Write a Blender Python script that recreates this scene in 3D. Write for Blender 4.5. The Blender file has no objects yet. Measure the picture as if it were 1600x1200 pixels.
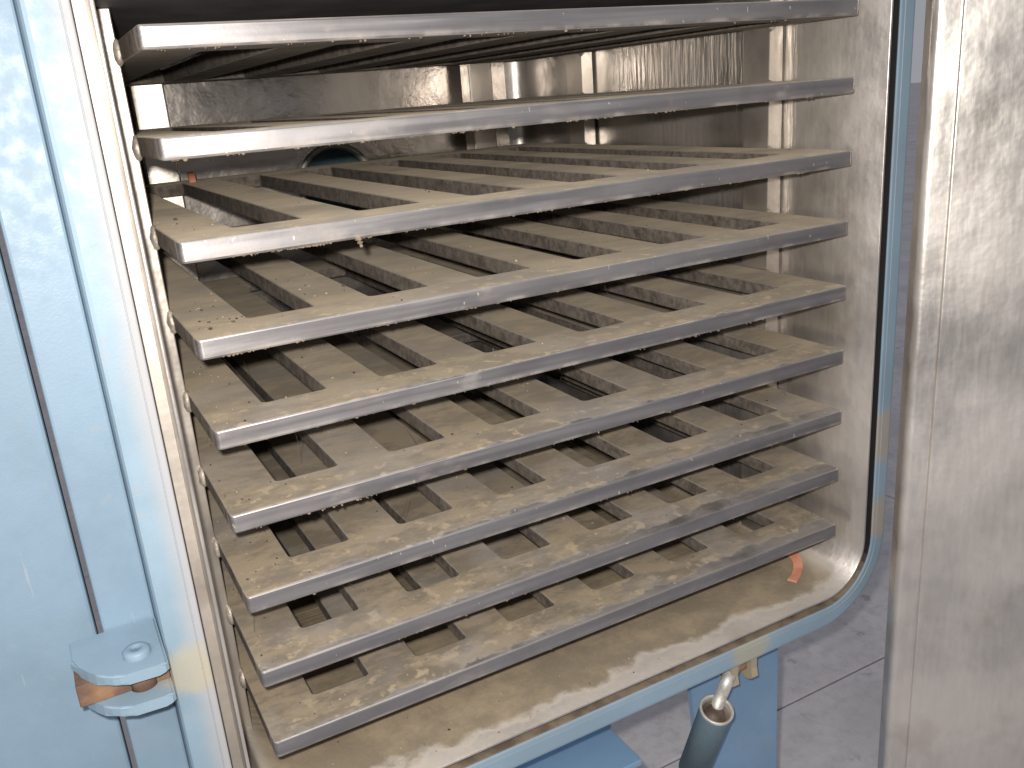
import bpy, bmesh, math, random
from mathutils import Vector, Matrix
random.seed(7)
S = 0.8                      # shelf width in metres; all layout numbers below are in shelf widths
sc = bpy.context.scene
COL = sc.collection

# ------------------------------------------------------------------ camera
CAM = Vector((-0.13194, -0.99923, -0.08852))
right = Vector((0.875697, -0.476951, -0.075317))
down = Vector((-0.211880, -0.239392, -0.947522))
fwd = Vector((0.433892, 0.845700, -0.310691))
right = right.normalized(); fwd = fwd.normalized()
cd = bpy.data.cameras.new('camera'); cam = bpy.data.objects.new('camera', cd); COL.objects.link(cam)
up = right.cross(fwd)
M3 = Matrix((right, up, -fwd)).transposed()
cam.matrix_world = Matrix.Translation(CAM * S) @ M3.to_4x4()
cd.sensor_width = 36; cd.lens = 1397.83 / 1600 * 36; cd.clip_start = 0.02; cd.clip_end = 200
sc.camera = cam

# ------------------------------------------------------------------ light
w = bpy.data.worlds.new('World'); sc.world = w; w.use_nodes = True
bg = w.node_tree.nodes['Background']; bg.inputs[0].default_value = (0.92, 0.93, 1.0, 1); bg.inputs[1].default_value = 0.24
def area(name, loc, target, size, power, col, shape='DISK'):
    l = bpy.data.lights.new(name, 'AREA'); l.shape = shape; l.size = size; l.energy = power; l.color = col
    if shape == 'RECTANGLE': l.size_y = size * 0.4
    o = bpy.data.objects.new(name, l); COL.objects.link(o)
    o.location = Vector(loc) * S
    d = (Vector(target) - Vector(loc)).normalized()
    o.rotation_euler = d.to_track_quat('-Z', 'Y').to_euler()
    return o
# the phone's flash beside the lens, and the workshop's ceiling light up and to the left
flash = area('phone_flash', CAM + up * 0.035 - right * 0.03, CAM + fwd + up * 0.02, 0.02, 11.0, (1.0, 0.93, 0.85))
lamp = area('ceiling_lamp', (-1.7, -2.6, 2.1), (0.5, 0.0, -0.6), 1.6, 16.0, (0.97, 0.97, 1.0), 'RECTANGLE')
sc.view_settings.view_transform = 'Standard'; sc.view_settings.look = 'None'
sc.view_settings.exposure = 0.50; sc.view_settings.gamma = 1.0
sc.cycles.max_bounces = 10; sc.cycles.glossy_bounces = 6; sc.cycles.diffuse_bounces = 4

# ------------------------------------------------------------------ material helpers
class NT:
    def __init__(s, name):
        s.m = bpy.data.materials.new(name); s.m.use_nodes = True
        s.t = s.m.node_tree; s.n = s.t.nodes; s.l = s.t.links
        s.b = s.n['Principled BSDF']
        g = s.n.new('ShaderNodeNewGeometry')
        sc_ = s.n.new('ShaderNodeVectorMath'); sc_.operation = 'SCALE'; sc_.inputs['Scale'].default_value = 1 / S
        s.l.new(g.outputs['Position'], sc_.inputs[0]); s.pos = sc_.outputs[0]
        sp = s.n.new('ShaderNodeSeparateXYZ'); s.l.new(s.pos, sp.inputs[0]); s.px, s.py, s.pz = sp.outputs
        sn = s.n.new('ShaderNodeSeparateXYZ'); s.l.new(g.outputs['Normal'], sn.inputs[0]); s.nx, s.ny, s.nz = sn.outputs
    def put(s, sock, v):
        if hasattr(v, 'links'): s.l.new(v, sock)
        else: sock.default_value = v
    def math(s, op, a, b=0.0, c=None, clamp=False):
        n = s.n.new('ShaderNodeMath'); n.operation = op; n.use_clamp = clamp
        s.put(n.inputs[0], a); s.put(n.inputs[1], b)
        if c is not None: s.put(n.inputs[2], c)
        return n.outputs[0]
    def map(s, v, a, b, c=0.0, d=1.0, smooth=True):
        n = s.n.new('ShaderNodeMapRange'); n.interpolation_type = 'SMOOTHSTEP' if smooth else 'LINEAR'
        s.put(n.inputs[0], v)
        for i, x in zip((1, 2, 3, 4), (a, b, c, d)): s.put(n.inputs[i], x)
        return n.outputs[0]
    def noise(s, scale, vec=None, stretch=None, detail=4.0, rough=0.55, off=0.0):
        v = vec or s.pos
        if stretch or off:
            mp = s.n.new('ShaderNodeMapping'); s.l.new(v, mp.inputs[0])
            mp.inputs['Scale'].default_value = stretch or (1, 1, 1); mp.inputs['Location'].default_value = (off, off * .7, off * 1.3)
            v = mp.outputs[0]
        n = s.n.new('ShaderNodeTexNoise'); s.l.new(v, n.inputs['Vector'])
        n.inputs['Scale'].default_value = scale; n.inputs['Detail'].default_value = detail; n.inputs['Roughness'].default_value = rough
        return n.outputs['Fac']
    def mix(s, f, a, b):
        n = s.n.new('ShaderNodeMix'); n.data_type = 'RGBA'
        s.put(n.inputs[0], f)
        for i, x in ((6, a), (7, b)):
            s.put(n.inputs[i], (*x, 1) if isinstance(x, tuple) and len(x) == 3 else x)
        return n.outputs[2]
    def bump(s, h, strength, dist, prev=None):
        n = s.n.new('ShaderNodeBump'); s.put(n.inputs['Strength'], strength); n.inputs['Distance'].default_value = dist
        s.put(n.inputs['Height'], h)
        if prev is not None: s.l.new(prev, n.inputs['Normal'])
        return n.outputs[0]
    def dist(s, c):
        n = s.n.new('ShaderNodeVectorMath'); n.operation = 'DISTANCE'; s.l.new(s.pos, n.inputs[0]); n.inputs[1].default_value = c
        return n.outputs['Value']
    def set(s, **k):
        for a, v in k.items():
            a = {'col': 'Base Color', 'rough': 'Roughness', 'metal': 'Metallic', 'normal': 'Normal', 'spec': 'Specular IOR Level', 'sheen': 'Sheen Weight', 'sheenr': 'Sheen Roughness', 'sheenc': 'Sheen Tint'}[a]
            if isinstance(v, tuple) and len(v) == 3: v = (*v, 1)
            s.put(s.b.inputs[a], v)
        return s.m

DUST_A = (0.332, 0.275, 0.196); DUST_B = (0.200, 0.172, 0.134)
def shelf_material():
    t = NT('dusty_aluminium')
    big = t.noise(7, detail=6); mid = t.noise(28, detail=5); fine = t.noise(240, detail=3)
    edge = t.noise(16, detail=8, rough=0.62, off=3.1)
    upf = t.map(t.nz, 0.55, 0.95)
    # dust thins out along the front edge of the lower shelves, more so to the right
    low = t.map(t.pz, -0.30, -0.80)
    lim = t.math('MULTIPLY', low, t.map(t.px, -0.1, 0.95, 0.012, 0.040))
    yd = t.math('ADD', t.py, t.math('MULTIPLY', t.math('SUBTRACT', edge, 0.5), 0.075))
    cover = t.map(t.math('SUBTRACT', yd, lim), -0.016, -0.004)
    cover = t.math('MAXIMUM', t.map(cover, 0, 1, 0.40, 1.0), t.map(low, 0.0, 0.25, 1.0, 0.0))
    thin = t.map(t.noise(6, detail=8, rough=0.62, off=12.0), 0.36, 0.56, 0.62, 1.0)
    dust_top = t.math('MULTIPLY', t.math('MULTIPLY', upf, cover), thin)
    # side walls of the slots keep a patchy film, front faces only a smudge at their lower rim
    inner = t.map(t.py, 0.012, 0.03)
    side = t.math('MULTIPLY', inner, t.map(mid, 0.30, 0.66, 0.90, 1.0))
    tc = t.n.new('ShaderNodeTexCoord'); so = t.n.new('ShaderNodeSeparateXYZ'); t.l.new(tc.outputs['Object'], so.inputs[0])
    lz = t.math('DIVIDE', so.outputs[2], S)
    rim = t.math('MULTIPLY', t.map(lz, -0.0120, -0.0235), t.map(t.noise(20, stretch=(1, 1, .2), off=5.0), 0.35, 0.65, 0.08, 0.38))
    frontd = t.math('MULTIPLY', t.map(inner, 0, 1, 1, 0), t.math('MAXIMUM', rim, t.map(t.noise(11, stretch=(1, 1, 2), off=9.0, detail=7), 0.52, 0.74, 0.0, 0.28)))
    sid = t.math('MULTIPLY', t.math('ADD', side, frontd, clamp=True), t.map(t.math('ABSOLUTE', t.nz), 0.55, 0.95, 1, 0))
    under = t.math('MULTIPLY', t.map(t.nz, -0.55, -0.95), t.map(big, 0.3, 0.7, 0.45, 0.8))
    dust = t.math('MAXIMUM', t.math('MAXIMUM', dust_top, sid), under)
    patch = t.noise(11, stretch=(1.0, 1.7, 1), detail=9, rough=0.68, off=1.7)
    dcol = t.mix(t.map(patch, 0.42, 0.58), DUST_B, DUST_A)
    dcol = t.mix(t.math('MULTIPLY', t.map(t.noise(45, detail=6, off=8.0), 0.55, 0.66), t.map(t.py, 0.12, 0.02)), dcol, (0.46, 0.375, 0.26))
    dcol = t.mix(t.map(fine, 0.35, 0.7, 0.0, 0.25), dcol, (0.24, 0.195, 0.145))
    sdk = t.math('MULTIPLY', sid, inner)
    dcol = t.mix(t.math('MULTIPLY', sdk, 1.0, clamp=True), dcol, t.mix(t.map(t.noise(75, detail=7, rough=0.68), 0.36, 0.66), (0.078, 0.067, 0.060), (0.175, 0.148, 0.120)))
    streak = t.noise(30, stretch=(0.12, 1, 3.0), detail=6, off=2.2)
    mcol = t.mix(t.map(streak, 0.3, 0.7), (0.345, 0.332, 0.340), (0.42, 0.405, 0.412))
    mcol = t.mix(t.map(t.noise(13, detail=6, off=6.0), 0.45, 0.68, 0.0, 0.5), mcol, (0.29, 0.28, 0.288))
    speck = t.map(t.noise(150, stretch=(1, 1, .45), detail=2, off=4.0), 0.715, 0.745)
    mcol = t.mix(speck, mcol, (0.85, 0.82, 0.76))
    col = t.mix(dust, mcol, dcol)
    metal = t.map(dust, 0.15, 0.6, 0.92, 0.0)
    rough = t.math('ADD', t.map(dust, 0.0, 0.7, 0.45, 0.95), t.map(streak, 0.3, 0.7, -0.06, 0.06))
    nb = t.bump(fine, t.map(dust, 0.1, 0.6, 0.06, 0.3), 0.0006); nb = t.bump(t.noise(70, detail=5), t.map(dust, 0.1, 0.6, 0.03, 0.3), 0.0012, nb)
    return t.set(col=col, metal=metal, rough=rough, normal=nb, spec=0.25, sheen=t.math('MULTIPLY', dust_top, 0.26), sheenr=0.45, sheenc=(0.80, 0.69, 0.53))

def steel_material(name, base, rough, dusty=1.0, ripple=True, smear=True, grain=1.0):
    t = NT(name)
    brush = t.noise(22, stretch=(6, 6, 0.9), detail=8, rough=0.65)
    cloud = t.noise(5, detail=6, off=2.0); blot = t.noise(14, detail=6, off=7.0)
    col = t.mix(t.map(cloud, 0.35, 0.65), tuple(c * 0.80 for c in base), base)
    col = t.mix(t.map(brush, 0.35, 0.68, 0.0, 0.25 * grain), col, tuple(min(1, c * 1.2) for c in base))
    col = t.mix(t.map(blot, 0.52, 0.72, 0.0, 0.40), col, (0.42, 0.36, 0.30))
    fine = t.noise(190, detail=3)
    dust = t.math('MULTIPLY', t.map(t.nz, 0.50, 0.93), dusty)
    edge = t.noise(14, detail=8, rough=0.6, off=3.1)
    fr = t.map(t.math('ADD', t.py, t.math('MULTIPLY', t.math('SUBTRACT', edge, 0.5), 0.10)), -0.004, 0.022, 0.30, 1.0)
    dust = t.math('MULTIPLY', dust, fr)
    dc = t.mix(t.map(t.noise(10, detail=9, rough=0.70, off=1.7), 0.40, 0.64), (0.190, 0.158, 0.112), (0.300, 0.245, 0.165))
    dc = t.mix(t.map(fine, 0.35, 0.7, 0.0, 0.35), dc, (0.24, 0.195, 0.145))
    film = t.math('MULTIPLY', t.map(cloud, 0.3, 0.75, 0.16, 0.46), 1.0 if smear else 0.45)
    allc = t.mix(film, col, (0.47, 0.425, 0.38))
    allc = t.mix(dust, allc, dc)
    metal = t.math('MULTIPLY', t.map(film, 0, 1, 0.97, 0.35, False), t.map(dust, 0.1, 0.6, 1, 0))
    ro = t.math('ADD', t.math('ADD', t.map(dust, 0, .6, rough, 0.95), t.map(brush, .3, .7, -0.03 * grain, 0.03 * grain)), t.map(cloud, .3, .7, -0.06, 0.10))
    nb = t.bump(brush, 0.06 * grain, 0.0006)
    if ripple:
        wv = t.noise(1.0, stretch=(1, 95, 9), detail=2, off=3.0)
        zone = t.math('MULTIPLY', t.map(t.py, 0.10, 0.20), t.map(t.py, 0.72, 0.60))
        nb = t.bump(t.math('MULTIPLY', wv, zone), 0.75, 0.0022, nb)
    nb = t.bump(t.noise(9, detail=4, off=11.0), 0.45, 0.006, nb)
    nb = t.bump(fine, t_b := 0.12, 0.0005, nb)
    return t.set(col=allc, metal=metal, rough=ro, normal=nb)

def paint_material(name, base, flange=False):
    t = NT(name)
    n1 = t.noise(6, detail=5); n2 = t.noise(60, detail=4); n3 = t.noise(320, detail=2)
    col = t.mix(t.map(n1, 0.35, 0.65), tuple(c * 0.93 for c in base), tuple(min(1, c * 1.06) for c in base))
    scr = t.map(t.noise(40, stretch=(3, 3, .25), detail=3, off=20.0), 0.72, 0.76, 0.0, 0.35); col = t.mix(scr, col, (0.42, 0.42, 0.42)); col = t.mix(t.map(t.noise(3.5, detail=8, rough=.7, off=40.0), 0.52, 0.68, 0, 0.20), col, (0.32, 0.32, 0.32))
    col = t.mix(t.map(n2, 0.62, 0.75, 0.0, 0.35), col, (0.30, 0.30, 0.31))
    rough = t.map(n2, 0.3, 0.7, 0.42, 0.60)
    if flange:
        # thin paint and bare primer along the sealing face, rust-yellow round the lugs
        def patch(c, r, amt=0.055):
            d = t.math('ADD', t.dist(c), t.math('MULTIPLY', t.math('SUBTRACT', t.noise(18, detail=5, off=c[2]), 0.5), amt))
            return t.map(d, r, r * 0.55)
        ring = t.math('ADD', t.px, t.math('MULTIPLY', t.math('SUBTRACT', t.noise(7, stretch=(1, 1, .6), detail=4), 0.5), 0.022))
        prim = t.math('MULTIPLY', t.map(ring, -0.088, -0.056), t.map(t.px, -0.03, -0.045))
        prim = t.math('MAXIMUM', prim, t.math('MULTIPLY', t.map(t.math('ADD', t.pz, t.math('MULTIPLY', t.noise(12), 0.01)), -0.9955, -0.9925), t.math('MULTIPLY', t.map(t.pz, -0.975, -0.985), t.map(t.px, 0.94, 0.88, 0.0, 0.15))))
        tone = t.math('MAXIMUM', patch((-0.080, -0.028, -0.690), 0.042), patch((0.78, -0.028, -1.015), 0.050))
        tone2 = t.math('MAXIMUM', patch((1.075, -0.028, -0.70), 0.06), patch((1.075, -0.028, -0.85), 0.05))
        col = t.mix(t.math('MULTIPLY', prim, 0.9), col, (0.36, 0.355, 0.36))
        col = t.mix(t.math('MULTIPLY', tone, 0.68), col, (0.40, 0.36, 0.25))
        col = t.mix(t.math('MULTIPLY', tone2, 0.8), col, (0.36, 0.31, 0.26))
        rough = t.math('ADD', rough, t.math('MULTIPLY', prim, 0.12))
    nb = t.bump(n3, 0.22, 0.0007); nb = t.bump(n2, 0.05, 0.002, nb)
    return t.set(col=col, rough=rough, normal=nb)

def simple(name, a, b, scale, rough, metal=0.0, bump=0.3, bd=0.001):
    t = NT(name); n = t.noise(scale, detail=7, rough=0.62)
    return t.set(col=t.mix(t.map(n, 0.35, 0.65), a, b), rough=rough, metal=metal, normal=t.bump(t.noise(scale * 4), bump, bd))

def concrete_material():
    t = NT('concrete'); a = t.noise(2.2, detail=7); b = t.noise(26, detail=8, rough=0.7); c = t.noise(140, detail=3)
    col = t.mix(t.map(a, 0.35, 0.65), (0.50, 0.485, 0.505), (0.62, 0.60, 0.625))
    col = t.mix(t.map(b, 0.42, 0.70, 0, 0.55), col, (0.40, 0.38, 0.405))
    col = t.mix(t.map(b, 0.36, 0.26, 0, 0.6), col, (0.68, 0.66, 0.69))
    col = t.mix(t.map(t.noise(11, detail=4, off=4.0), 0.66, 0.74, 0, 0.6), col, (0.25, 0.23, 0.25))
    return t.set(col=col, rough=0.75, normal=t.bump(c, 0.3, 0.002, t.bump(b, 0.3, 0.004)))

def seal_material():
    t = NT('black_rubber'); n = t.noise(30, detail=6)
    d = t.math('MULTIPLY', t.map(t.nz, 0.2, 0.75), t.map(n, 0.3, 0.62, 0.45, 1.0))
    col = t.mix(d, (0.018, 0.017, 0.018), (0.23, 0.18, 0.13))
    return t.set(col=col, rough=t.map(d, 0, 1, 0.55, 0.95), normal=t.bump(n, 0.4, 0.002))

M = {}
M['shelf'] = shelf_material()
M['liner'] = steel_material('brushed_stainless', (0.72, 0.685, 0.65), 0.35, grain=0.9)
M['back'] = steel_material('back_stainless', (0.56, 0.52, 0.48), 0.24, ripple=False, grain=0.35, smear=False)
M['post'] = steel_material('post_stainless', (0.66, 0.62, 0.57), 0.38, dusty=0.8, ripple=False, grain=0.5)
M['lip'] = steel_material('channel_stainless', (0.66, 0.61, 0.55), 0.58, ripple=False, grain=0.5)
M['upright'] = steel_material('upright_stainless', (0.74, 0.71, 0.67), 0.36, dusty=0.0, ripple=False)
M['shade_fill'] = simple('shade_dark_sheet', (0.10, 0.095, 0.105), (0.16, 0.15, 0.16), 9, 0.7, 0.3)  # dark colour stands in for the shade above the top shelf
M['weld'] = simple('weld_metal', (0.36, 0.32, 0.28), (0.60, 0.55, 0.48), 60, 0.58, 0.6, 0.5, 0.002)
M['blue'] = paint_material('blue_paint', (0.225, 0.318, 0.400), True)
M['blue_side'] = paint_material('blue_paint_body', (0.200, 0.290, 0.375))
M['leg'] = paint_material('blue_paint_leg', (0.175, 0.295, 0.450))
M['teal'] = paint_material('teal_paint', (0.105, 0.170, 0.205))
M['seal'] = seal_material()
M['rust'] = simple('rust', (0.11, 0.065, 0.05), (0.27, 0.155, 0.085), 16, 0.85)
M['primer'] = simple('yellowed_paint', (0.30, 0.27, 0.22), (0.40, 0.32, 0.16), 14, 0.7)
M['cup'] = simple('worn_cup', (0.09, 0.065, 0.05), (0.20, 0.15, 0.12), 40, 0.6, 0.4)
M['bare'] = simple('bare_steel', (0.45, 0.43, 0.40), (0.66, 0.64, 0.60), 50, 0.52, 0.55)
M['salmon'] = simple('salmon_rubber', (0.60, 0.24, 0.15), (0.70, 0.33, 0.22), 30, 0.8)
M['lint'] = simple('dust_lint', (0.10, 0.08, 0.055), (0.26, 0.20, 0.14), 60, 0.95)
M['crumb'] = simple('pale_crumb', (0.18, 0.145, 0.105), (0.44, 0.38, 0.29), 80, 0.9)
M['dark'] = simple('dark_crumb', (0.03, 0.025, 0.02), (0.10, 0.08, 0.06), 60, 0.9)
M['concrete'] = concrete_material()
M['joint'] = simple('floor_joint', (0.13, 0.12, 0.13), (0.20, 0.185, 0.20), 30, 0.9)

# ------------------------------------------------------------------ object helpers
def link(name, bm, mat, parent=None, smooth=False):
    me = bpy.data.meshes.new(name)
    bmesh.ops.scale(bm, vec=(S, S, S), verts=bm.verts)
    bmesh.ops.recalc_face_normals(bm, faces=bm.faces)
    if smooth:
        for f in bm.faces: f.smooth = True
    bm.to_mesh(me); bm.free()
    me.materials.append(mat)
    o = bpy.data.objects.new(name, me); COL.objects.link(o)
    if parent: o.parent = parent
    return o
def box(bm, x0, x1, y0, y1, z0, z1, bev=0.0, seg=2):
    r = bmesh.ops.create_cube(bm, size=1)
    vs = r['verts']
    for v in vs:
        v.co = Vector(((x0 + x1) / 2 + v.co.x * (x1 - x0), (y0 + y1) / 2 + v.co.y * (y1 - y0), (z0 + z1) / 2 + v.co.z * (z1 - z0)))
    if bev:
        es = list({e for v in vs for e in v.link_edges})
        bmesh.ops.bevel(bm, geom=es, offset=bev, segments=seg, affect='EDGES', profile=0.5)
def rrect(x0, x1, y0, y1, r, n=6):
    pts = []
    for cx, cy, a0 in ((x1 - r, y1 - r, 0), (x0 + r, y1 - r, 90), (x0 + r, y0 + r, 180), (x1 - r, y0 + r, 270)):
        for i in range(n + 1):
            a = math.radians(a0 + 90 * i / n)
            pts.append((cx + r * math.cos(a), cy + r * math.sin(a)))
    return pts
def strip(bm, rings, close=True):
    for A, B in zip(rings[:-1], rings[1:]):
        n = len(A)
        for i in range(n if close else n - 1):
            j = (i + 1) % n
            bm.faces.new((A[i], A[j], B[j], B[i]))
def ring_prism(bm, prof):
    """prof: list of (loop points in xz, y); joins successive loops"""
    rings = [[bm.verts.new((x, y, z)) for x, z in L] for L, y in prof]
    strip(bm, rings); return rings
def cyl(bm, a, b, r0, r1=None, seg=24, caps=True):
    r1 = r0 if r1 is None else r1
    a = Vector(a); b = Vector(b); d = (b - a).normalized()
    u = d.orthogonal().normalized(); v = d.cross(u)
    R = []
    for c, r in ((a, r0), (b, r1)):
        R.append([bm.verts.new(c + (u * math.cos(2 * math.pi * i / seg) + v * math.sin(2 * math.pi * i / seg)) * r) for i in range(seg)])
    strip(bm, R)
    if caps: bm.faces.new(R[0]); bm.faces.new(R[1])
    return R
def lathe(bm, a, d, prof, seg=32):
    """revolve (distance along d, radius) pairs"""
    a = Vector(a); d = Vector(d).normalized(); u = d.orthogonal().normalized(); v = d.cross(u)
    R = [[bm.verts.new(a + d * h + (u * math.cos(2 * math.pi * i / seg) + v * math.sin(2 * math.pi * i / seg)) * r) for i in range(seg)] for h, r in prof]
    strip(bm, R); return R
def tag(o, label=None, cat=None, group=None, kind=None):
    for k, v in (('label', label), ('category', cat), ('group', group), ('kind', kind)):
        if v: o[k] = v
    return o
def empty(name, loc=(0, 0, 0)):
    o = bpy.data.objects.new(name, None); COL.objects.link(o); o.location = Vector(loc) * S; o.empty_display_size = 0.05
    return o

# ------------------------------------------------------------------ layout numbers (shelf widths)
PITCH, TH = 0.10678, 0.02373
X0, X1 = -0.036, 1.036              # inside of the chamber
ZF, ZC = -0.972, 0.330              # chamber floor and ceiling
YF, YB = -0.028, 1.085              # flange face and back wall
FLOOR = -1.80

# ------------------------------------------------------------------ floor of the workshop
bm = bmesh.new(); box(bm, -60, 60, -60, 60, FLOOR - 0.08, FLOOR - 0.012)
floor = link('floor', bm, M['joint']); tag(floor, kind='structure')
xs = [-9, -5.2, -1.45, 2.75, 6.2, 9, 60]; ys = [-7, -3.6, -1.5, 0.56, 2.65, 4.8, 7.6, 11, 60]
for i in range(len(xs) - 1):
    for j in range(len(ys) - 1):
        g = 0.0028; bm = bmesh.new()
        box(bm, xs[i] + g, xs[i + 1] - g, ys[j] + g, ys[j + 1] - g, FLOOR - 0.012, FLOOR + random.uniform(-0.001, 0.001), 0.004, 1)
        link('slab', bm, M['concrete'], floor)

# ------------------------------------------------------------------ the drying oven
oven = empty('drying_oven', (0.5, 0.5, FLOOR))
tag(oven, 'blue painted steel drying oven with open stainless chamber, rounded front flange and opened door', 'oven')
def part(name, bm, mat, parent=oven, smooth=False):
    o = link(name, bm, mat, None, smooth)
    o.parent = parent
    o.matrix_parent_inverse = parent.matrix_basis.inverted() if parent is oven else Matrix()
    if parent is not oven:
        o.parent = parent
    return o
RAD = 0.085
def loop(off, n=10):
    r = RAD + off
    return rrect(X0 - off, X1 + off, ZF - off, ZC + off, r, n)
# chamber liner: rounded tube with a thin front edge
bm = bmesh.new()
ring_prism(bm, [(loop(0.004), YF + 0.042), (loop(0.004), YF + 0.0005), (loop(0.0032), YF), (loop(0.0008), YF), (loop(0), YF + 0.0008), (loop(0), 0.3), (loop(0), 0.6), (loop(0), YB - 0.05),
                (loop(-0.004), YB - 0.03), (loop(-0.016), YB - 0.0115), (loop(-0.034), YB - 0.003), (loop(-0.05), YB)])
liner = part('chamber_liner', bm, M['liner'])
for f in liner.data.polygons: f.use_smooth = True
liner.data.set_sharp_from_angle(angle=math.radians(50)) if hasattr(liner.data, 'set_sharp_from_angle') else None
# back wall with the round outlet in it
PC = (0.520, -0.265); PR = 0.083
bm = bmesh.new()
poly = loop(-0.05, 10); NH = 72
def cast(a):
    dx, dz = math.cos(a), math.sin(a); best = None
    for k in range(len(poly)):
        (ax_, az_), (bx_, bz_) = poly[k], poly[(k + 1) % len(poly)]
        ex, ez = bx_ - ax_, bz_ - az_; den = dx * ez - dz * ex
        if abs(den) < 1e-9: continue
        tt = ((ax_ - PC[0]) * ez - (az_ - PC[1]) * ex) / den; uu = ((ax_ - PC[0]) * dz - (az_ - PC[1]) * dx) / den
        if tt > 0 and -1e-6 <= uu <= 1 + 1e-6 and (best is None or tt < best): best = tt
    return (PC[0] + dx * best, PC[1] + dz * best)
A = [bm.verts.new((p[0], YB + 0.0005, p[1])) for p in (cast(2 * math.pi * k / NH) for k in range(NH))]
B = [bm.verts.new((PC[0] + PR * math.cos(2 * math.pi * k / NH), YB + 0.0005, PC[1] + PR * math.sin(2 * math.pi * k / NH))) for k in range(NH)]
strip(bm, [A, B])
back = part('back_wall', bm, M['back'])
bm = bmesh.new()
R = lathe(bm, (PC[0], YB - 0.004, PC[1]), (0, 1, 0), [(0.006, PR + 0.012), (0.0, PR + 0.010), (-0.001, PR + 0.004), (0.0, PR - 0.001), (0.004, PR - 0.003), (0.10, PR - 0.003)], 64)
port = part('outlet_port', bm, M['bare'], smooth=True)
bm = bmesh.new()
R = lathe(bm, (PC[0], YB + 0.01, PC[1]), (0, 1, 0), [(0.0, PR - 0.0035), (0.030, PR - 0.0035), (0.031, PR - 0.012), (0.05, PR - 0.014)], 48)
bm.faces.new(R[-1])
part('pipe_bore', bm, M['teal'], port, smooth=True)

# shelf carrying posts against the side walls
posts = []
for x0, x1 in ((X0 + 0.0005, -0.0008), (1.0008, 1.031)):
    for y0 in (0.182, 0.756):
        bm = bmesh.new(); box(bm, x0, x1, y0, y0 + 0.063, ZF + 0.001, 0.0355, 0.0015, 2)
        p = part('shelf_post', bm, M['post']); posts.append((p, x0, x1, y0))
def bead(bm, c, rx, ry, rz, sub=2):
    r = bmesh.ops.create_icosphere(bm, subdivisions=sub, radius=1)
    for v in r['verts']:
        k = 1 + 0.16 * math.sin(7 * v.co.z + c[2] * 50) + random.uniform(-.10, .10)
        v.co = Vector((c[0] + v.co.x * rx * k, c[1] + v.co.y * ry * k, c[2] + v.co.z * rz))
for p, x0, x1, y0 in posts:
    xe = x1 if x1 < 0.5 else x0
    for i in range(9):
        z = -i * PITCH - TH * 0.5
        if y0 < 0.5 or x0 > 0.5:
            bm = bmesh.new(); bead(bm, (xe - (0.0005 if x1 < .5 else -.0005), y0 - 0.001, z - 0.001), 0.0058, 0.0110, 0.0160)
            link('weld_bead', bm, M['weld'], None, True).parent = p
# upright headers behind the shelves
for xc in (0.132, 0.878):
    bm = bmesh.new(); box(bm, xc - 0.032, xc + 0.032, 1.008, 1.050, ZF + 0.002, 0.0355, 0.003, 2)
    bmesh.ops.rotate(bm, cent=(xc, 1.03, 0), matrix=Matrix.Rotation(math.radians(-4 if xc < .5 else 5), 3, 'Z'), verts=bm.verts)
    part('rear_header', bm, M['post'])

# added plain sheet above the shelves, coloured dark for the shade up there
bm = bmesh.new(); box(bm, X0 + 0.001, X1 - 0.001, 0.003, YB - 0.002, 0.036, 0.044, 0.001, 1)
part('shade_sheet', bm, M['shade_fill'])
# sealing channel and flange
bm = bmesh.new()
ring_prism(bm, [(loop(0.0042), YF + 0.040), (loop(0.0205), YF + 0.0404)])
part('seal_channel', bm, M['lip'])
bm = bmesh.new()
ring_prism(bm, [(loop(0.0203), YF + 0.041), (loop(0.0203), YF + 0.004), (loop(0.0208), YF + 0.0022), (loop(0.0200), YF + 0.0018)])
part('rubber_seal', bm, M['seal'])
def oloop(e, n=10):     # outer outline of the flange
    return rrect(-0.100 - e, 1.090 + e, -1.031 - e, ZC + 0.065 + e, 0.150 + e, n)
bm = bmesh.new()
ring_prism(bm, [(loop(0.0206), YF + 0.05), (loop(0.0206), YF + 0.002), (loop(0.0212), YF + 0.0006), (loop(0.0226), YF),
                (loop(0.0285), YF - 0.0002), (loop(0.0290), YF + 0.0006), (loop(0.0296), YF + 0.0006), (loop(0.0301), YF - 0.0002),
                (oloop(-0.006), YF), (oloop(-0.0022), YF + 0.0010), (oloop(0), YF + 0.005), (oloop(0), 0.062), (oloop(-0.02), 0.063)])
flange = part('front_flange', bm, M['blue'])

# outer shell of the chamber and the column at the left
bm = bmesh.new()
ring_prism(bm, [(loop(0.022), 0.064), (loop(0.022), 1.16)])
part('outer_shell', bm, M['blue_side'])
bm = bmesh.new(); box(bm, -0.158, -0.1005, 0.046, 0.16, -1.01, ZC + 0.07, 0.003, 2)
column = part('side_column', bm, M['blue_side'])
bm = bmesh.new(); box(bm, -0.52, -0.166, 0.085, 0.145, FLOOR, ZC + 0.25, 0.004, 2)
part('casing_panel', bm, M['blue_side'])
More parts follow.
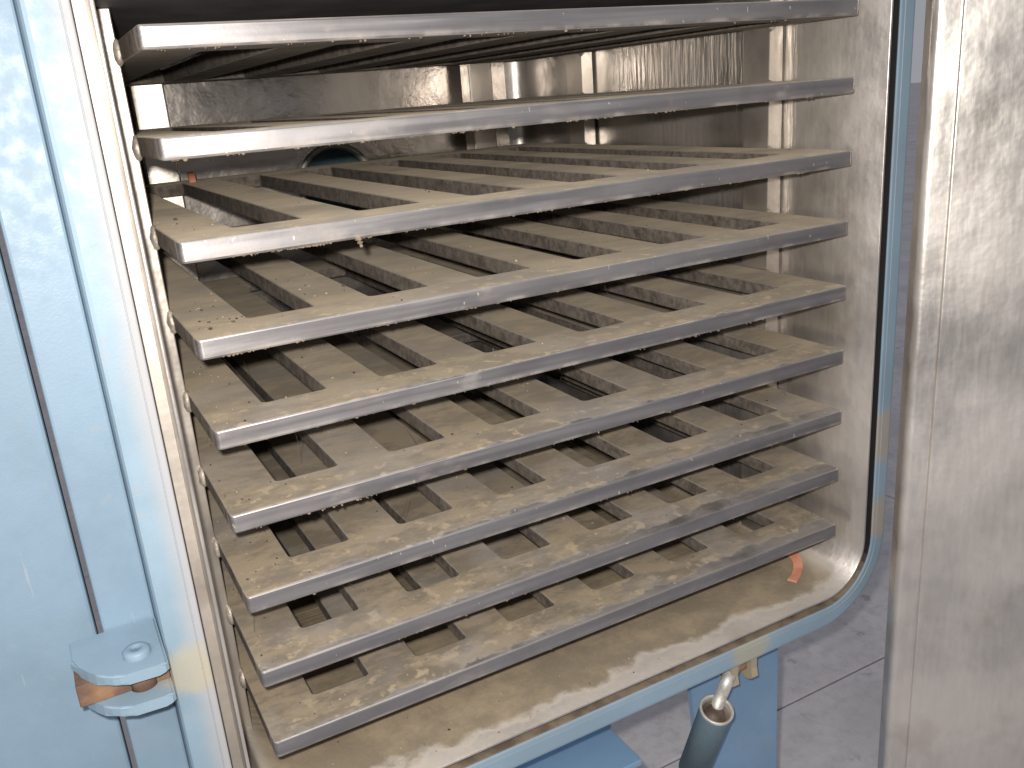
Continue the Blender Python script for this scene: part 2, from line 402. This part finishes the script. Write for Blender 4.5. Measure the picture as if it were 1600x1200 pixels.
# hinge lugs with pin
def lug(z0, z1, yf):
    bm = bmesh.new(); n = 12
    pts = [(-0.1008, 0.0455), (-0.1008, yf + 0.004)]
    for i in range(n + 1):
        u = i / n
        pts.append((-0.1045 - 0.092 * u, yf + 0.0005 + 0.006 * u + 0.060 * max(0, u - 0.45) ** 2 / 0.30))
    pts.append((-0.1965, 0.0455))
    vs = [[bm.verts.new((x, y, z)) for x, y in pts] for z in (z0, z1)]
    strip(bm, vs); bm.faces.new(vs[0]); bm.faces.new(vs[1])
    es = [e for e in bm.edges if abs(e.verts[0].co.z - e.verts[1].co.z) < 1e-6]
    bmesh.ops.bevel(bm, geom=es, offset=0.0030, segments=3, affect='EDGES')
    return part('hinge_lug', bm, M['blue'])
l1 = lug(-0.6655, -0.652, -0.066); l2 = lug(-0.7055, -0.692, -0.066)
bm = bmesh.new(); R = lathe(bm, (-0.129, -0.029, -0.6525), (0, 0, 1), [(0, 0.0150), (0.006, 0.0148), (0.0085, 0.0125), (0.0092, 0.006), (0.0084, 0.0055), (0.0080, 0.0005)], 28)
link('pin_head', bm, M['blue_side'], None, True).parent = l1
bm = bmesh.new(); cyl(bm, (-0.129, -0.029, -0.6925), (-0.129, -0.029, -0.665), 0.0145)
link('pin', bm, M['rust'], None, True).parent = l1
bm = bmesh.new(); box(bm, -0.1955, -0.1012, -0.034, 0.0452, -0.6918, -0.6657, 0.001, 1)
part('rusty_web', bm, M['rust'])

# bottom lug, swing bolt with its tubular nut
out = [(-0.022, -1.030), (-0.022, -1.052)] + [(-0.008 + 0.020 * math.sin(math.radians(a)) , -1.060 - 0.016 * math.cos(math.radians(a))) for a in range(-60, 100, 20)] + [(0.022, -1.044), (0.030, -1.030)]
for xl in (0.782, 0.740):
    bm = bmesh.new()
    vs = [[bm.verts.new((xl + dx, 0.000 + y, z)) for y, z in out] for dx in (0.0, 0.013)]
    strip(bm, vs); bm.faces.new(vs[0]); bm.faces.new(vs[1])
    clug = part('clamp_lug', bm, M['primer'])
bm = bmesh.new(); cyl(bm, (0.735, -0.004, -1.052), (0.800, -0.004, -1.052), 0.0085)
link('lug_pin', bm, M['rust'], None, True).parent = clug
T0 = Vector((0.766, -0.006, -1.052)); T1 = Vector((0.6975, -0.033, -1.088)); T2 = T1 + Vector((0.0, 0.062, -0.168))
bm = bmesh.new(); cyl(bm, (0.760, -0.005, -1.043), (0.7145, -0.024, -1.0735), 0.0125, 0.0105); cyl(bm, (0.7145, -0.024, -1.0735), T1 + (T2 - T1) * 0.3, 0.0105)
clamp = part('swing_bolt', bm, M['bare'], smooth=True)
ax = (T2 - T1).normalized(); Lh = (T2 - T1).length
bm = bmesh.new()
R = lathe(bm, T1, ax, [(0.010, 0.0245), (0.003, 0.0268), (0.004, 0.0272), (0.01, 0.0275), (Lh, 0.0275), (Lh, 0.0005)], 36)
link('nut_sleeve', bm, M['teal'], None, True).parent = clamp
bm = bmesh.new()
lathe(bm, T1, ax, [(0.0060, 0.0280), (0.0012, 0.0290), (0.0, 0.0276), (0.0008, 0.0250), (0.004, 0.0238), (0.0125, 0.0232)], 36)
link('sleeve_rim', bm, M['bare'], None, True).parent = clamp
bm = bmesh.new()
R = lathe(bm, T1, ax, [(0.0124, 0.0240), (0.015, 0.017), (0.016, 0.0160), (0.008, 0.0150), (0.008, 0.0002)], 28)
link('cup_washer', bm, M['cup'], None, True).parent = clamp

# leg and cross member below
bm = bmesh.new()
for y0, y1, xa in ((0.055, 0.067, 0.0),):
    L = [(0.706, -1.006), (0.919, -1.006), (0.921, -1.42), (0.900, FLOOR), (0.760, FLOOR), (0.742, -1.42)]
    vs = [[bm.verts.new((x, y, z)) for x, z in L] for y in (y0, y1)]
    strip(bm, vs); bm.faces.new(vs[0]); bm.faces.new(vs[1])
box(bm, 0.908, 0.919, 0.0675, 0.17, FLOOR, -1.006)
part('leg', bm, M['leg'])
bm = bmesh.new(); box(bm, 0.28, 0.5985, 0.140, 0.150, -1.1995, -1.006)
cross = part('cross_member', bm, M['leg'])
bm = bmesh.new(); box(bm, 0.28, 0.598, 0.045, 0.150, -1.212, -1.200, 0.002, 2)
part('member_foot', bm, M['leg'])

# ------------------------------------------------------------------ shelves
BX = [(0.0717 + 0.1539 * k, 0.0717 + 0.1539 * k + 0.0813) for k in range(6)]
Y0S, Y1S, DEPTH = 0.069, 0.925, 1.0
def slab_mesh():
    bm = bmesh.new(); b = 0.0026
    steps = [(b, 0.0), (b * 0.55, -b * 0.14), (b * 0.18, -b * 0.48), (0.0, -b), (0.0, -TH + b), (b * 0.3, -TH + b * 0.3), (b, -TH)]
    loops = []
    for (x0, x1, y0, y1, r, sgn) in [(0, 1, 0, DEPTH, 0.0055, 1)] + [(a, c, Y0S, Y1S, 0.0065, -1) for a, c in BX]:
        rings = []
        for off, z in steps:
            o = off * sgn
            rings.append([bm.verts.new((x, y, z)) for x, y in rrect(x0 + o, x1 - o, y0 + o, y1 - o, r - o, 5)])
        strip(bm, rings); loops.append(rings)
    for k in (0, -1):
        es = []
        for rings in loops:
            L = rings[k]
            for i in range(len(L)):
                e = bm.edges.get((L[i], L[(i + 1) % len(L)])); es.append(e)
        bmesh.ops.triangle_fill(bm, use_beauty=True, use_dissolve=False, edges=es)
    bmesh.ops.recalc_face_normals(bm, faces=bm.faces)
    return bm
CUT0, CUT1 = Y0S + 0.012, Y1S - 0.012
full = slab_mesh()
def cut(bm, y, keep_front):
    g = bm.verts[:] + bm.edges[:] + bm.faces[:]
    bmesh.ops.bisect_plane(bm, geom=g, dist=1e-6, plane_co=(0, y, 0), plane_no=(0, 1, 0), clear_outer=keep_front, clear_inner=not keep_front)
protos = []
def keep(name, bm):
    me = bpy.data.meshes.new(name)
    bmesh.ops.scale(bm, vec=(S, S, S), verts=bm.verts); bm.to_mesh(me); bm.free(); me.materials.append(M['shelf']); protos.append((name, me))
b1 = full.copy(); cut(b1, CUT0, True); keep('front_rail', b1)
b2 = full.copy(); cut(b2, CUT1, False); keep('rear_rail', b2)
mids = [(-1, 0.1)] + [(BX[k][1] - 0.01, BX[k + 1][0] + 0.01) for k in range(5)] + [(BX[5][1] - 0.01, 2)]
for k, (a, c) in enumerate(mids):
    b3 = full.copy(); cut(b3, CUT0, False); cut(b3, CUT1, True)
    kill = [v for v in b3.verts if not (a <= v.co.x <= c)]
    bmesh.ops.delete(b3, geom=kill, context='VERTS')
    keep('side_rail' if k in (0, 6) else 'slat', b3)
full.free()
LABELS = ['ninth shelf above the chamber floor, seen from underneath, with bright bare front edge',
          'eighth shelf above the chamber floor, its top face seen almost edge on',
          'seventh shelf above the chamber floor, with drips hanging from its front edge at the left',
          'sixth shelf above the chamber floor, dusty, with dark crumbs near its left corner',
          'fifth slotted shelf above the chamber floor, in the middle of the rack',
          'fourth dusty slotted shelf above the chamber floor',
          'third dusty slotted shelf above the chamber floor',
          'second lowest shelf, with dust worn off along its front edge',
          'lowest slotted shelf, just above the dusty chamber floor']
for i in range(9):
    e = empty('slotted_shelf', (0, random.uniform(-.001, .001), -i * PITCH + random.uniform(-.0008, .0008)))
    e.rotation_euler = (random.uniform(-.0012, .0012), random.uniform(-.0015, .0015), random.uniform(-.0012, .0012))
    tag(e, LABELS[i], 'shelf', 'slotted shelves in the drying chamber')
    for nm, me in protos:
        o = bpy.data.objects.new(nm, me); COL.objects.link(o); o.parent = e

# ------------------------------------------------------------------ the oven's door, swung open at the right
DO = Vector((0.930, -0.180, 0)); DU = Vector((0.78, -0.626, 0)).normalized(); DV = Vector((0.626, 0.78, 0)).normalized()   # along the door, away from the camera
def dslab(name, u0, u1, v0, v1, z0, z1, r, mat, parent):
    bm = bmesh.new()
    L0 = rrect(u0, u1, v0, v1, r, 6)
    prof = [(r * 0.5, z0), (0.0, z0 + r * 0.5), (0.0, z1 - r * 0.5), (r * 0.5, z1)]
    vs = []
    for ins, z in prof:
        vs.append([bm.verts.new(DO + DU * u + DV * v + Vector((0, 0, z))) for u, v in rrect(u0 + ins, u1 - ins, v0 + ins, v1 - ins, r - ins, 6)])
    strip(bm, vs); bm.faces.new(vs[0]); bm.faces.new(vs[-1])
    o = link(name, bm, mat)
    for f in o.data.polygons: f.use_smooth = len(f.vertices) == 4
    o.data.set_sharp_from_angle(angle=math.radians(40))
    return o
door = dslab('door', 0.0, 1.12, 0.0, 0.050, -1.30, 0.40, 0.012, M['upright'], None)
door.parent = oven; door.matrix_parent_inverse = oven.matrix_basis.inverted()
dp = dslab('inner_panel', 0.034, 1.085, -0.006, 0.004, -1.262, 0.362, 0.003, M['upright'], None)
dp.parent = door
# ------------------------------------------------------------------ small things
def arc_strip(name, pts, wid, th, label, z):
    bm = bmesh.new(); n = len(pts); V = [Vector((p[0], p[1], p[2] if len(p) > 2 else 0)) for p in pts]; rows = []
    for i in range(n):
        d = (V[min(i + 1, n - 1)] - V[max(i - 1, 0)]).normalized(); s = Vector((-d.y, d.x, -d.y * (0.35 if len(pts[0]) > 2 and V[i].x > 0.955 else 0))) * wid / 2
        c = V[i]; rows.append([bm.verts.new(c + s), bm.verts.new(c - s), bm.verts.new(c - s + Vector((0, 0, th))), bm.verts.new(c + s + Vector((0, 0, th)))])
    strip(bm, rows); bm.faces.new(rows[0]); bm.faces.new(rows[-1])
    for v in bm.verts: v.co.z += z
    return tag(link(name, bm, M['salmon']), label, 'rubber scrap')
arc_strip('rubber_scrap', [(0.997, 0.120, 0.014), (0.997, 0.108, 0.0135), (0.994, 0.094, 0.012), (0.988, 0.079, 0.009), (0.976, 0.065, 0.004), (0.960, 0.054, 0.0005), (0.941, 0.045, 0.0003)], 0.017, 0.0035, 'curved salmon rubber strip lying on the chamber floor at the right', ZF + 0.0010)
arc_strip('rubber_scrap', [(-0.012, 0.100), (0.002, 0.108), (0.018, 0.112)], 0.018, 0.003, 'salmon rubber scrap on the chamber floor below the lowest shelf corner', ZF + 0.0006)
bm = bmesh.new(); box(bm, 0.160, 0.173, 0.885, 0.892, -2 * PITCH + 0.0005, -2 * PITCH + 0.021, 0.001, 1)
tag(link('tape_scrap', bm, M['salmon']), 'small orange tag standing on the third shelf at the back left', 'tag')

def grains(name, spots, mat, label, cat):
    bm = bmesh.new()
    for (x, y, z, s) in spots:
        r = bmesh.ops.create_icosphere(bm, subdivisions=1, radius=s)
        a, b_, c_ = (random.uniform(.6, 1.5) for _ in range(3)); rot = Matrix.Rotation(random.uniform(0, 6.28), 3, 'Z')
        for v in r['verts']:
            q = rot @ Vector((v.co.x * a, v.co.y * b_, v.co.z * min(c_, .9) * random.uniform(.7, 1.2))); v.co = q + Vector((x, y, z + s * 0.45))
    o = link(name, bm, mat); tag(o, label, cat, kind='stuff'); return o
def on_shelf(x, y):
    if x < 0.006 or x > 0.994: return False
    return y < Y0S - 0.003 or y > Y1S + 0.003 or not any(a - 0.003 < x < c + 0.003 for a, c in BX)
def scatter(n, smin, smax, bias):
    out = []
    while len(out) < n:
        i = random.choice([2, 3, 3, 4, 4, 5, 5, 6, 6, 7, 7, 8, 8])
        x = random.random() ** bias; y = random.uniform(0.005, 0.30) if random.random() < .75 else random.random()
        if on_shelf(x, y): out.append((x, y, -i * PITCH, random.uniform(smin, smax) * (1.6 if random.random() < .06 else 1)))
    return out
sp = scatter(330, 0.0006, 0.0015, 1.9) + [(random.uniform(-0.02, 1.0), random.uniform(-0.02, 0.2), ZF, random.uniform(.0006, .0016)) for _ in range(90)]
grains('crumbs', sp, M['crumb'], 'pale crumbs and dust clots scattered over shelves and chamber floor', 'crumbs')
sp = scatter(150, 0.0006, 0.0017, 2.2) + [(random.uniform(0.0, 0.09), random.uniform(0.02, 0.18), -3 * PITCH, random.uniform(.0008, .002)) for _ in range(10)]
sp = [q for q in sp if on_shelf(q[0], q[1])] + [(random.uniform(-0.02, 0.7), random.uniform(-0.02, 0.12), ZF, random.uniform(.0008, .002)) for _ in range(14)]
grains('dark_crumbs', sp, M['dark'], 'dark flakes lying on the dusty shelves', 'flakes')
# lint hanging below the front edges
sp = []
for i in range(9):
    dens = (60, 150, 170, 170, 110, 80, 60, 40, 30)[i]
    for _ in range(dens):
        x = random.random() ** 1.5 * 0.95 + 0.01
        if math.sin(x * 37 + i * 2) + math.sin(x * 91 + i) < -0.3: continue
        sp.append((x, random.uniform(0.0005, 0.006), -i * PITCH - TH - random.uniform(0.0, 0.0014), random.uniform(0.0007, 0.0022)))
sp += [(0.197 + k * 0.0006, 0.002, -2 * PITCH - TH - 0.002 * k, 0.0034 - 0.0002 * k) for k in range(6)]
sp += [(0.12 + k * 0.004, 0.003, -2 * PITCH - TH - 0.0012, 0.0026) for k in range(12)]
grains('lint', sp, M['lint'], 'ragged lint hanging below the front edges of the shelves', 'lint')
# strands of cobweb
bm = bmesh.new()
for _ in range(46):
    i = random.choice([2, 3, 4, 5, 6]); x = random.random() ** 1.6; y = random.uniform(0.02, 0.5); z = -i * PITCH
    p = Vector((x, y, z - random.choice([0, TH]))); q = p + Vector((random.uniform(-.03, .03), random.uniform(-.03, .03), -random.uniform(.015, .07)))
    m_ = (p + q) / 2 + Vector((random.uniform(-.006, .006), 0, -.004))
    cyl(bm, p, m_, 0.00035, 0.0003, 4, False); cyl(bm, m_, q, 0.0003, 0.0002, 4, False)
tag(link('cobweb', bm, M['dark']), 'dark cobweb strands hanging between the shelves', 'cobweb', kind='stuff')
